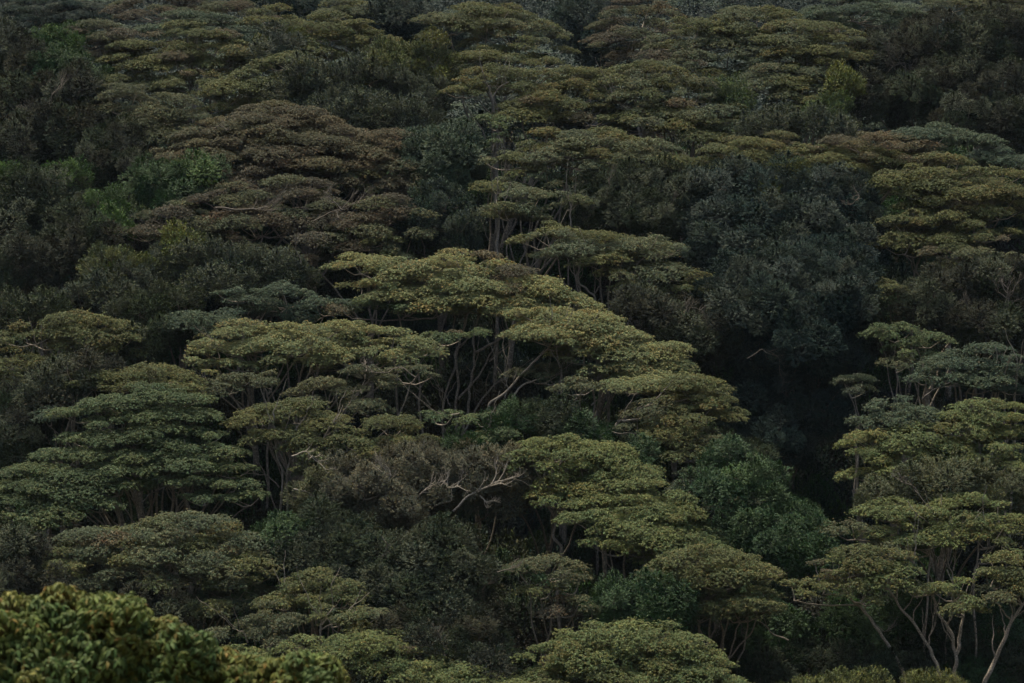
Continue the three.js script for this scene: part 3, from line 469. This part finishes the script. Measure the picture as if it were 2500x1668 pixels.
plant({ label: 'low dark green umbrella crown at right above the large olive one', mat: 'teal', lobes: [[2190, 960, 80, 35], [2130, 985, 45, 30], [2250, 985, 50, 35], [2180, 1005, 80, 25]] });
plant({ label: 'dim spreading crown deep in the dark gap at right', mat: 'moss', lobes: [[2090, 895, 40, 30], [2080, 915, 50, 30]] });
plant({ label: 'large bright olive umbrella tree at the right edge, lower middle', mat: 'yellow', tip: 0.25, tipMat: 'olive', lobes: [[2430, 966, 90, 40], [2350, 1005, 80, 30], [2460, 1010, 70, 45], [2150, 1045, 95, 35], [2260, 1030, 90, 40], [2400, 1055, 110, 45], [2110, 1075, 55, 25], [2300, 1075, 100, 35], [2160, 1105, 90, 45], [2440, 1095, 80, 35]] });
plant({ label: 'shaded twiggy undergrowth tree between the two right-hand olive umbrella trees', mat: 'dimleaf', round: true, lobes: [[2330, 1130, 90, 80], [2440, 1150, 80, 80], [2240, 1150, 70, 60], [2150, 1180, 50, 50]],
  bare: [{ p: S9([1690, 380], [1640, 310], [1560, 280]), r: 0.1 }] });
plant({ label: 'olive umbrella tree with stacked flat lobes at the right edge, above the tall slanting trunks', mat: 'yellow', tip: 0.35, tipMat: 'olive', onlyLimbs: true, base: 2270, lobes: [[2370, 1194, 75, 30], [2440, 1220, 60, 40], [2180, 1215, 75, 28], [2280, 1220, 90, 30], [2250, 1250, 120, 35], [2330, 1255, 90, 35], [2420, 1270, 80, 40], [2040, 1258, 30, 20, 0, 'dimleaf'], [2090, 1262, 50, 25, 0, 'dimleaf'], [2250, 1290, 80, 20], [2450, 1310, 50, 30], [2180, 1305, 60, 25, 0, 'dimleaf']],
  limbs: [{ p: S9([1740, 880], [1745, 720], [1745, 640]), r: 0.17, near: 3 }, { p: S9([1745, 700], [1800, 660], [1870, 640]), r: 0.1, near: 3, root: false }, { p: S9([2035, 850], [2060, 730], [2055, 650]), r: 0.16, near: 3 }, { p: S9([1895, 880], [1870, 810], [1845, 750]), r: 0.12, near: 3 }, { p: S9([1900, 850], [1910, 800]), r: 0.1, near: 3, root: false }, { p: S9([1890, 700], [1860, 610], [1820, 560]), r: 0.14, near: 2, root: false }] });
plant({ label: 'open umbrella tree with long pale slanting trunks in the lower right corner', mat: 'olive', tip: 0.25, onlyLimbs: true, base: 2330, thick: 0.3, bark: 'grey', lobes: [[2130, 1325, 80, 30], [2200, 1335, 50, 35], [2050, 1350, 60, 30, 0, 'yellow'], [2000, 1360, 50, 25, 0, 'rust'], [2160, 1365, 80, 35, 0, 'yellow'], [2080, 1385, 70, 30], [1940, 1410, 35, 25], [2010, 1395, 50, 25], [2100, 1415, 45, 25], [2330, 1408, 70, 30, 0, 'yellow'], [2350, 1440, 50, 35], [2240, 1400, 40, 25]],
  limbs: [{ p: S9([1590, 1540], [1500, 1350], [1430, 1240], [1340, 1120], [1250, 1030], [1140, 900]), r: 0.24 }, { p: S9([1815, 1540], [1780, 1420], [1740, 1330], [1630, 1160], [1550, 1070], [1480, 960]), r: 0.25 }, { p: S9([1745, 1320], [1745, 1270], [1790, 1180]), r: 0.11, root: false },
    { p: S9([1915, 1560], [1915, 1380], [1890, 1250], [1820, 1150], [1760, 1000]), r: 0.26 }, { p: S9([1920, 1380], [1945, 1250], [1965, 1120], [1970, 1040]), r: 0.22, root: false }, { p: S9([1690, 870], [1660, 820], [1620, 770]), r: 0.13, root: false }, { p: S9([1480, 970], [1430, 950], [1380, 940]), r: 0.09, root: false }],
  bare: [{ p: S9([1400, 1190], [1460, 1240], [1520, 1190]), r: 0.06, near: 1 }] });
plant({ label: 'umbrella tree at the lower right edge on one thick leaning trunk', mat: 'olive', onlyLimbs: true, base: 2410, lobes: [[2460, 1345, 60, 35], [2420, 1375, 50, 30], [2480, 1390, 50, 40], [2440, 1415, 50, 30, 0, 'dimleaf']], limbs: [{ p: S9([2100, 1560], [2180, 1390], [2250, 1220], [2340, 1070]), r: 0.33 }, { p: S9([2255, 1210], [2265, 1160], [2300, 1130]), r: 0.12, root: false }] });
// lower right centre: hollow and creepers
plant({ label: 'tall ivy-green creeper-covered tree at the foot of the dark hollow', mat: 'ivy', round: true, gap: 1.35, lobes: [[1830, 1135, 70, 70, 0, 'bright'], [1880, 1190, 80, 100], [1940, 1230, 70, 110], [1840, 1250, 80, 110], [1760, 1150, 60, 80], [1900, 1290, 80, 80], [1980, 1300, 50, 60]],
  bare: [{ p: S9([600, 780], [660, 775], [740, 768]), r: 0.06 }, { p: S9([760, 850], [800, 875], [855, 860]), r: 0.09 }] });
plant({ label: 'dim flat spray lying over the left of the ivy-green creeper tree', mat: 'dimleaf', lobes: [[1830, 1185, 70, 22], [1740, 1205, 60, 25], [1690, 1140, 50, 35, 0, 'moss']], limbs: [{ p: S9([250, 430], [400, 440], [520, 470]), r: 0.1, near: 1, root: false }] });
plant({ label: 'dark green shrubs in the black hollow above the ivy-green tree', name: 'leafy_shrub', category: 'shrub', mat: 'ivy', round: true, lobes: [[1780, 1070, 55, 70], [1850, 1075, 45, 60, 0, 'moss']] });
// lower centre
plant({ label: 'yellow-green domed umbrella tree below the central tree with a forked trunk showing', wide: 1.22, mat: 'yellow', tip: 0.25, tipMat: 'olive', onlyLimbs: true, base: 1362, lobes: [[1370, 1060, 110, 40], [1460, 1075, 80, 45], [1290, 1085, 50, 30], [1340, 1095, 70, 35], [1430, 1115, 90, 35], [1520, 1110, 70, 40], [1480, 1150, 80, 35], [1400, 1150, 60, 30], [1450, 1185, 90, 35], [1560, 1150, 40, 35], [1360, 1180, 50, 30], [1400, 1215, 40, 25]],
  limbs: [{ p: S8([1490, 700], [1440, 640], [1450, 520], [1395, 420], [1370, 290]), r: 0.22, near: 2 }, { p: S8([1455, 510], [1500, 450], [1570, 435], [1640, 430], [1720, 370]), r: 0.18, near: 2.5, root: false }, { p: S8([1500, 440], [1450, 390], [1390, 350]), r: 0.12, near: 2.5, root: false }] });
plant({ label: 'grey-brown domed tree with white bare branches below the central tree', mat: 'tan', round: true, gap: 1.15, size: 0.78, lobes: [[1010, 1074, 110, 150], [890, 1108, 120, 150], [1130, 1086, 100, 150], [1240, 1088, 70, 140], [790, 1150, 65, 120, 0, 'dimleaf'], [960, 1150, 120, 120]],
  bare: [{ p: S8([190, 455], [240, 380], [250, 330], [185, 322]), r: 0.1, bark: 'pale' }, { p: S8([230, 400], [310, 380], [370, 320], [400, 240], [320, 240]), r: 0.11, bark: 'pale' }, { p: S8([505, 555], [510, 460], [600, 350], [680, 305]), r: 0.12, bark: 'pale' }, { p: S8([680, 440], [790, 400], [750, 330], [850, 310]), r: 0.11, bark: 'pale' },
    { p: S8([800, 470], [900, 370], [1040, 310], [1180, 250]), r: 0.14, bark: 'pale' }, { p: S8([970, 370], [1010, 410], [1090, 400]), r: 0.08, bark: 'pale' }, { p: S7([1870, 330], [1960, 350], [2050, 400], [2180, 425]), r: 0.1, bark: 'pale' }, { p: S7([1860, 120], [1950, 90], [2040, 170]), r: 0.1, bark: 'pale' }] });
plant({ label: 'dark olive broadleaf tree below the grey-brown dome, lower centre', mat: 'moss', round: true, gap: 1.4, lobes: [[1090, 1270, 70, 100], [1020, 1330, 90, 110], [1130, 1350, 70, 110], [920, 1290, 90, 120], [960, 1400, 90, 110], [1080, 1420, 90, 110]],
  bare: [{ p: S8([345, 630], [380, 680], [370, 750]), r: 0.06 }, { p: S8([800, 940], [840, 990], [880, 1030]), r: 0.06 }, { p: S8([680, 980], [690, 1090], [740, 1180]), r: 0.06 }, { p: S8([980, 980], [1010, 945], [1085, 905]), r: 0.08 }, { p: S8([1000, 1140], [1060, 1130], [1090, 1090]), r: 0.06 }] });
plant({ label: 'dark broadleaf tree in the gap between the grey-brown dome and the broad dull dome', mat: 'moss', round: true, gap: 1.4, lobes: [[800, 1240, 80, 100], [740, 1300, 70, 90], [850, 1340, 80, 100], [700, 1260, 60, 70, 0, 'ivy']] });
plant({ label: 'brown-black brushwood at the bottom of the lower central gap', name: 'leafy_shrub', category: 'shrub', mat: 'duskleaf', round: true, lobes: [[1080, 1520, 80, 90], [990, 1490, 70, 90], [1170, 1480, 70, 90], [1200, 1560, 60, 80]],
  bare: [{ p: S8([730, 1320], [710, 1260], [690, 1200]), r: 0.07 }] });
plant({ label: 'dim green umbrella tree in shade right of the lower central gap', mat: 'dimleaf', lobes: [[1340, 1350, 80, 35], [1290, 1370, 60, 30, 0, 'ivy'], [1400, 1385, 50, 40], [1320, 1410, 45, 20, 0, 'olive'], [1400, 1440, 60, 35, 0, 'brown'], [1440, 1470, 60, 30, 0, 'brown']],
  bare: [{ p: S8([1080, 860], [1150, 840], [1220, 815]), r: 0.06 }] });
plant({ label: 'yellow-olive umbrella tree sloping down to the right, lower centre', wide: 1.25, mat: 'yellow', tip: 0.15, tipMat: 'olive', lobes: [[1590, 1168, 80, 45], [1530, 1205, 90, 40], [1640, 1210, 70, 45], [1460, 1235, 60, 30], [1560, 1245, 100, 40], [1660, 1260, 60, 40], [1490, 1300, 60, 25], [1600, 1290, 100, 40], [1680, 1300, 70, 45], [1640, 1240, 100, 50], [1560, 1210, 110, 50], [1690, 1340, 70, 40]] });
plant({ label: 'lower dull boughs of an umbrella tree reaching toward the ivy-green tree', wide: 1.15, mat: 'olive', lobes: [[1740, 1345, 60, 35], [1660, 1350, 80, 35, 0, 'dimleaf'], [1790, 1375, 70, 35], [1700, 1390, 90, 35], [1830, 1410, 60, 45], [1760, 1425, 90, 45], [1700, 1450, 60, 40, 0, 'brown'], [1810, 1450, 70, 40], [1720, 1320, 90, 45, 2], [1780, 1365, 90, 45, 2], [1850, 1425, 50, 40, 2]],
  limbs: [{ p: S9([850, 1295], [760, 1260], [690, 1190], [600, 1140]), r: 0.09, near: 2, root: false }], bare: [{ p: S9([270, 1080], [300, 1040], [335, 1035]), r: 0.09 }] });
plant({ label: 'fresh green leafy bush under the sloping yellow-olive umbrella tree', mat: 'bright', round: true, gap: 1.35, lobes: [[1560, 1405, 60, 70, 0, 'ivy'], [1640, 1420, 50, 90], [1500, 1430, 50, 70, 0, 'ivy'], [1590, 1470, 60, 50, 0, 'ivy']] });
plant({ label: 'small olive-brown bush above the lower right dark slope', name: 'leafy_shrub', category: 'shrub', mat: 'dimleaf', back: 14, round: true, lobes: [[1740, 1530, 55, 60], [1790, 1560, 45, 60], [1700, 1550, 40, 50, 0, 'bright']] });
plant({ label: 'dark green scrub on the lower right slope between the trunks', name: 'leafy_shrub', category: 'shrub', mat: 'ivy', back: 8, round: true, lobes: [[1900, 1500, 80, 90], [1990, 1540, 80, 90, 0, 'moss'], [2060, 1480, 70, 90], [1880, 1600, 80, 80, 0, 'moss'], [2130, 1580, 70, 80, 0, 'moss'], [1860, 1420, 60, 80]] });
plant({ label: 'shaded leafy scrub behind the pale slanting trunks in the lower right corner', name: 'leafy_shrub', category: 'shrub', mat: 'ivy', back: 14, round: true, lobes: [[2210, 1450, 80, 120], [2310, 1490, 80, 120, 0, 'moss'], [2420, 1480, 80, 120], [2250, 1570, 90, 110, 0, 'moss'], [2380, 1590, 90, 100], [2470, 1570, 60, 120, 0, 'moss']] });
// lower left
plant({ label: 'broad dull-green domed umbrella tree at lower left', wide: 1.12, mat: 'sage', tip: 0.4, lobes: [[470, 1240, 90, 30], [380, 1258, 90, 40], [250, 1275, 70, 30], [560, 1270, 80, 45], [300, 1300, 120, 40], [460, 1290, 130, 45], [190, 1300, 60, 35], [560, 1325, 100, 40], [250, 1345, 110, 40], [400, 1340, 80, 30], [160, 1350, 50, 40], [480, 1375, 50, 30], [350, 1380, 80, 35], [560, 1390, 80, 45, 0, 'dimleaf'], [620, 1360, 50, 35], [540, 1415, 40, 35], [230, 1390, 80, 30, 0, 'dimleaf']],
  limbs: [{ p: S7([1200, 1140], [1220, 1040], [1230, 960]), r: 0.2, near: 5 }, { p: S7([1270, 1120], [1240, 1040], [1300, 980]), r: 0.12, near: 5, root: false }] });
plant({ label: 'small rounded umbrella tree between the broad dull dome and the lower central gap', mat: 'olive', gap: 1.4, lobes: [[770, 1374, 50, 25], [710, 1395, 45, 30], [820, 1400, 55, 35], [750, 1415, 50, 25], [830, 1430, 50, 25], [690, 1430, 40, 30], [780, 1440, 50, 20]],
  limbs: [{ p: S7([1900, 1200], [1850, 1100], [1800, 1020]), r: 0.1, near: 2 }] });
plant({ label: 'small flat two-part umbrella crown just below the small rounded one', mat: 'sage', gap: 1.4, lobes: [[810, 1474, 55, 25], [890, 1468, 45, 25], [840, 1495, 60, 25]], limbs: [{ p: S7([2040, 1240], [2050, 1180], [2030, 1120]), r: 0.14, near: 1.5 }, { p: S7([2040, 1230], [2090, 1200], [2170, 1190]), r: 0.07, near: 1.5, root: false }] });
plant({ label: 'dim low umbrella crown right behind the blurred foreground tree', mat: 'dimleaf', lobes: [[660, 1462, 55, 35], [620, 1500, 50, 30], [700, 1490, 40, 30], [560, 1505, 50, 30], [650, 1520, 60, 30]], limbs: [{ p: S7([1580, 1310], [1550, 1240], [1480, 1220]), r: 0.08, near: 2, root: false }] });
plant({ label: 'dark leafy tree above the blurred foreground tree at the left edge', mat: 'duskleaf', round: true, lobes: [[60, 1290, 80, 100], [40, 1370, 80, 90], [150, 1400, 80, 70], [330, 1430, 90, 70], [430, 1450, 60, 90]] });
plant({ label: 'olive crown peeping over the blurred foreground tree', mat: 'yellow', tip: 0.3, tipMat: 'olive', lobes: [[580, 1566, 60, 25], [540, 1590, 50, 25], [630, 1585, 40, 25]] });
plant({ label: 'long olive umbrella crown along the bottom edge, left of centre', mat: 'yellow', tip: 0.4, tipMat: 'rust', lobes: [[940, 1520, 55, 35], [870, 1535, 90, 35], [740, 1548, 60, 30], [820, 1575, 100, 40], [950, 1565, 90, 40], [1030, 1580, 60, 35], [720, 1580, 45, 35], [1060, 1605, 100, 35], [960, 1610, 80, 40], [1150, 1625, 80, 30], [1090, 1640, 90, 30], [840, 1625, 80, 30, 0, 'dimleaf'], [1260, 1645, 90, 30]] });
plant({ label: 'bright yellow-olive umbrella dome at the bottom edge right of centre', wide: 1.1, mat: 'yellow', tip: 0.3, tipMat: 'olive', lobes: [[1500, 1506, 100, 40], [1600, 1512, 90, 40], [1400, 1530, 70, 30], [1560, 1540, 140, 40], [1670, 1540, 70, 40], [1340, 1570, 70, 30], [1440, 1560, 90, 40], [1700, 1580, 80, 40], [1560, 1580, 120, 40], [1390, 1605, 80, 35], [1480, 1610, 90, 35], [1620, 1615, 110, 40], [1740, 1620, 80, 40], [1320, 1630, 70, 30, 0, 'olive'], [1440, 1645, 90, 30, 0, 'dimleaf'], [1790, 1650, 60, 30]] });
plant({ label: 'row of small olive treetops along the bottom edge at right', mat: 'olive', round: true, shoots: true, size: 0.8, gap: 1.2, lobes: [[1950, 1650, 45, 50], [2060, 1642, 50, 60], [2125, 1638, 40, 60], [2230, 1645, 55, 60], [2310, 1655, 45, 50]] });
// ---------------------------------------------------------------- the near tree, out of focus at the bottom left
{
  // a bunch of large hanging leaves round a red-brown shoot; each leaf eight faces, folded and curved
  function bigLeaf(L, o, d, len, wid, col) {
    const s = V(-d.z, 0, d.x).normalize(), n = s.clone().cross(d).normalize(), up = n.y < 0 ? -1 : 1, b = L.p.length / 3, W = [0, 0.8, 1, 0.55, 0];
    for (let i = 0; i < 5; i++) {
      const t = i / 4, c = o.clone().addScaledVector(d, len * t); c.y -= len * 0.35 * t * t;
      for (const k of [-1, 0, 1]) { const q = c.clone().addScaledVector(s, k * wid * W[i]).addScaledVector(n, up * Math.abs(k) * wid * W[i] * 0.4); L.p.push(q.x, q.y, q.z); L.c.push(...col); }
    }
    for (let i = 0; i < 4; i++) for (let k = 0; k < 2; k++) { const a = b + i * 3 + k; L.i.push(a, a + 1, a + 3, a + 1, a + 4, a + 3); }
  }
  const bunches = [];
  for (let v = 0; v < 5; v++) {
    const r = rng(900 + v), L = new Leaves();
    for (let i = 0; i < 38; i++) {
      const a = r() * 6.283, q = Math.sqrt(r()), o = V(Math.cos(a) * 0.25 * q, 0.16 * (1 - q * q) + (r() - 0.5) * 0.08, Math.sin(a) * 0.25 * q);
      L.twig(V(0, -0.25, 0), o, 0.007, [1.1, 0.65, 0.6]);
      const k = 5 + Math.floor(r() * 3), fit = 0.75 + r() * 0.6, a0 = r() * 6.283;
      for (let j = 0; j < k; j++) {
        const b = a0 + j / k * 6.283 + (r() - 0.5) * 0.6, e = -0.15 - r() * 1.0, t = tone(r, 0.65, 1.35), old = r() < 0.05 ? [1.2, 0.7, 0.6] : [1, 1, 1];
        bigLeaf(L, o, V(Math.cos(b) * Math.cos(e), Math.sin(e), Math.sin(b) * Math.cos(e)).normalize(), (0.058 + r() * 0.05) * fit, (0.0145 + r() * 0.007) * fit, t.map((c, m) => c * old[m]));
      }
    }
    bunches.push(L.build());
  }
  const mats = [[0.092, 0.114, 0.022], [0.118, 0.122, 0.024], [0.072, 0.102, 0.024]].map((c) => leafMaterial(...c, 0.3));
  const D = 44, m = metres(D), r = rng(321), zb = at(200, 1600, D).z, bx = at(150, 1600, D).x, base = V(bx, groundY(bx, zb), zb);
  const t = thing('broadleaf_tree', 'near tree with large glossy drooping leaves, blurred, in the bottom left corner', 'tree'); t.position.copy(base);
  const crown = new THREE.Group(); crown.name = 'crown'; t.add(crown);
  const lobes = [[60, 1455, 150, 260], [180, 1434, 130, 260], [280, 1440, 75, 200], [370, 1478, 85, 220], [455, 1530, 60, 180], [120, 1530, 190, 200], [330, 1570, 170, 160], [500, 1572, 60, 130], [560, 1592, 60, 110], [530, 1605, 70, 130], [620, 1600, 60, 120], [735, 1580, 62, 130], [680, 1610, 70, 120], [790, 1615, 40, 100], [450, 1620, 120, 120], [-60, 1480, 130, 240]];
  const wood = [], fork = base.clone().add(V(0.2, (at(200, 1668, D).y - base.y) * 0.93, 0));
  for (const [x, y, hw, h] of lobes) {
    const c = at(x, y, D - 0.4 + r() * 0.8), l = { c, a: hw * m, b: Math.max(0.5, hw * m * 0.9), h: h * m }, spots = spread(l, r, true, 0.33), hub = c.clone().add(V(0, -l.h * 0.75, 0));
    wood.push(tube(bend(fork.clone().sub(base), hub.clone().sub(base), r, -0.05), 0.07, 0.03, 6, 3));
    for (const s of spots) {
      const f = mesh('foliage_clump', bunches[Math.floor(r() * 5)], mats[Math.floor(r() * 3)], crown), k = 0.8 + r() * 0.4, p = c.clone().add(V(s.x, s.y - 0.12, s.z)).sub(base);
      f.position.copy(p); INV.setFromUnitVectors(UP, UP.clone().lerp(s.n, 0.5).normalize());
      f.quaternion.copy(INV).multiply(new THREE.Quaternion().setFromAxisAngle(UP, r() * 6.283)); f.scale.setScalar(k);
      if (r() < 0.5) wood.push(tube(bend(hub.clone().sub(base), p.clone().add(V(0, -0.2, 0)), r, 0), 0.02, 0.008, 4, 1));
    }
  }
  mesh('trunk', tube([V(0, -0.4, 0), fork.clone().sub(base).multiplyScalar(0.5).add(V(0.4, 0, 0.2)), fork.clone().sub(base)], 0.28, 0.14, 9, 6), BARK.dark, t);
  mesh('branch', mergeGeometries(wood), BARK.dark, t);
}
renderer.render(scene, camera);
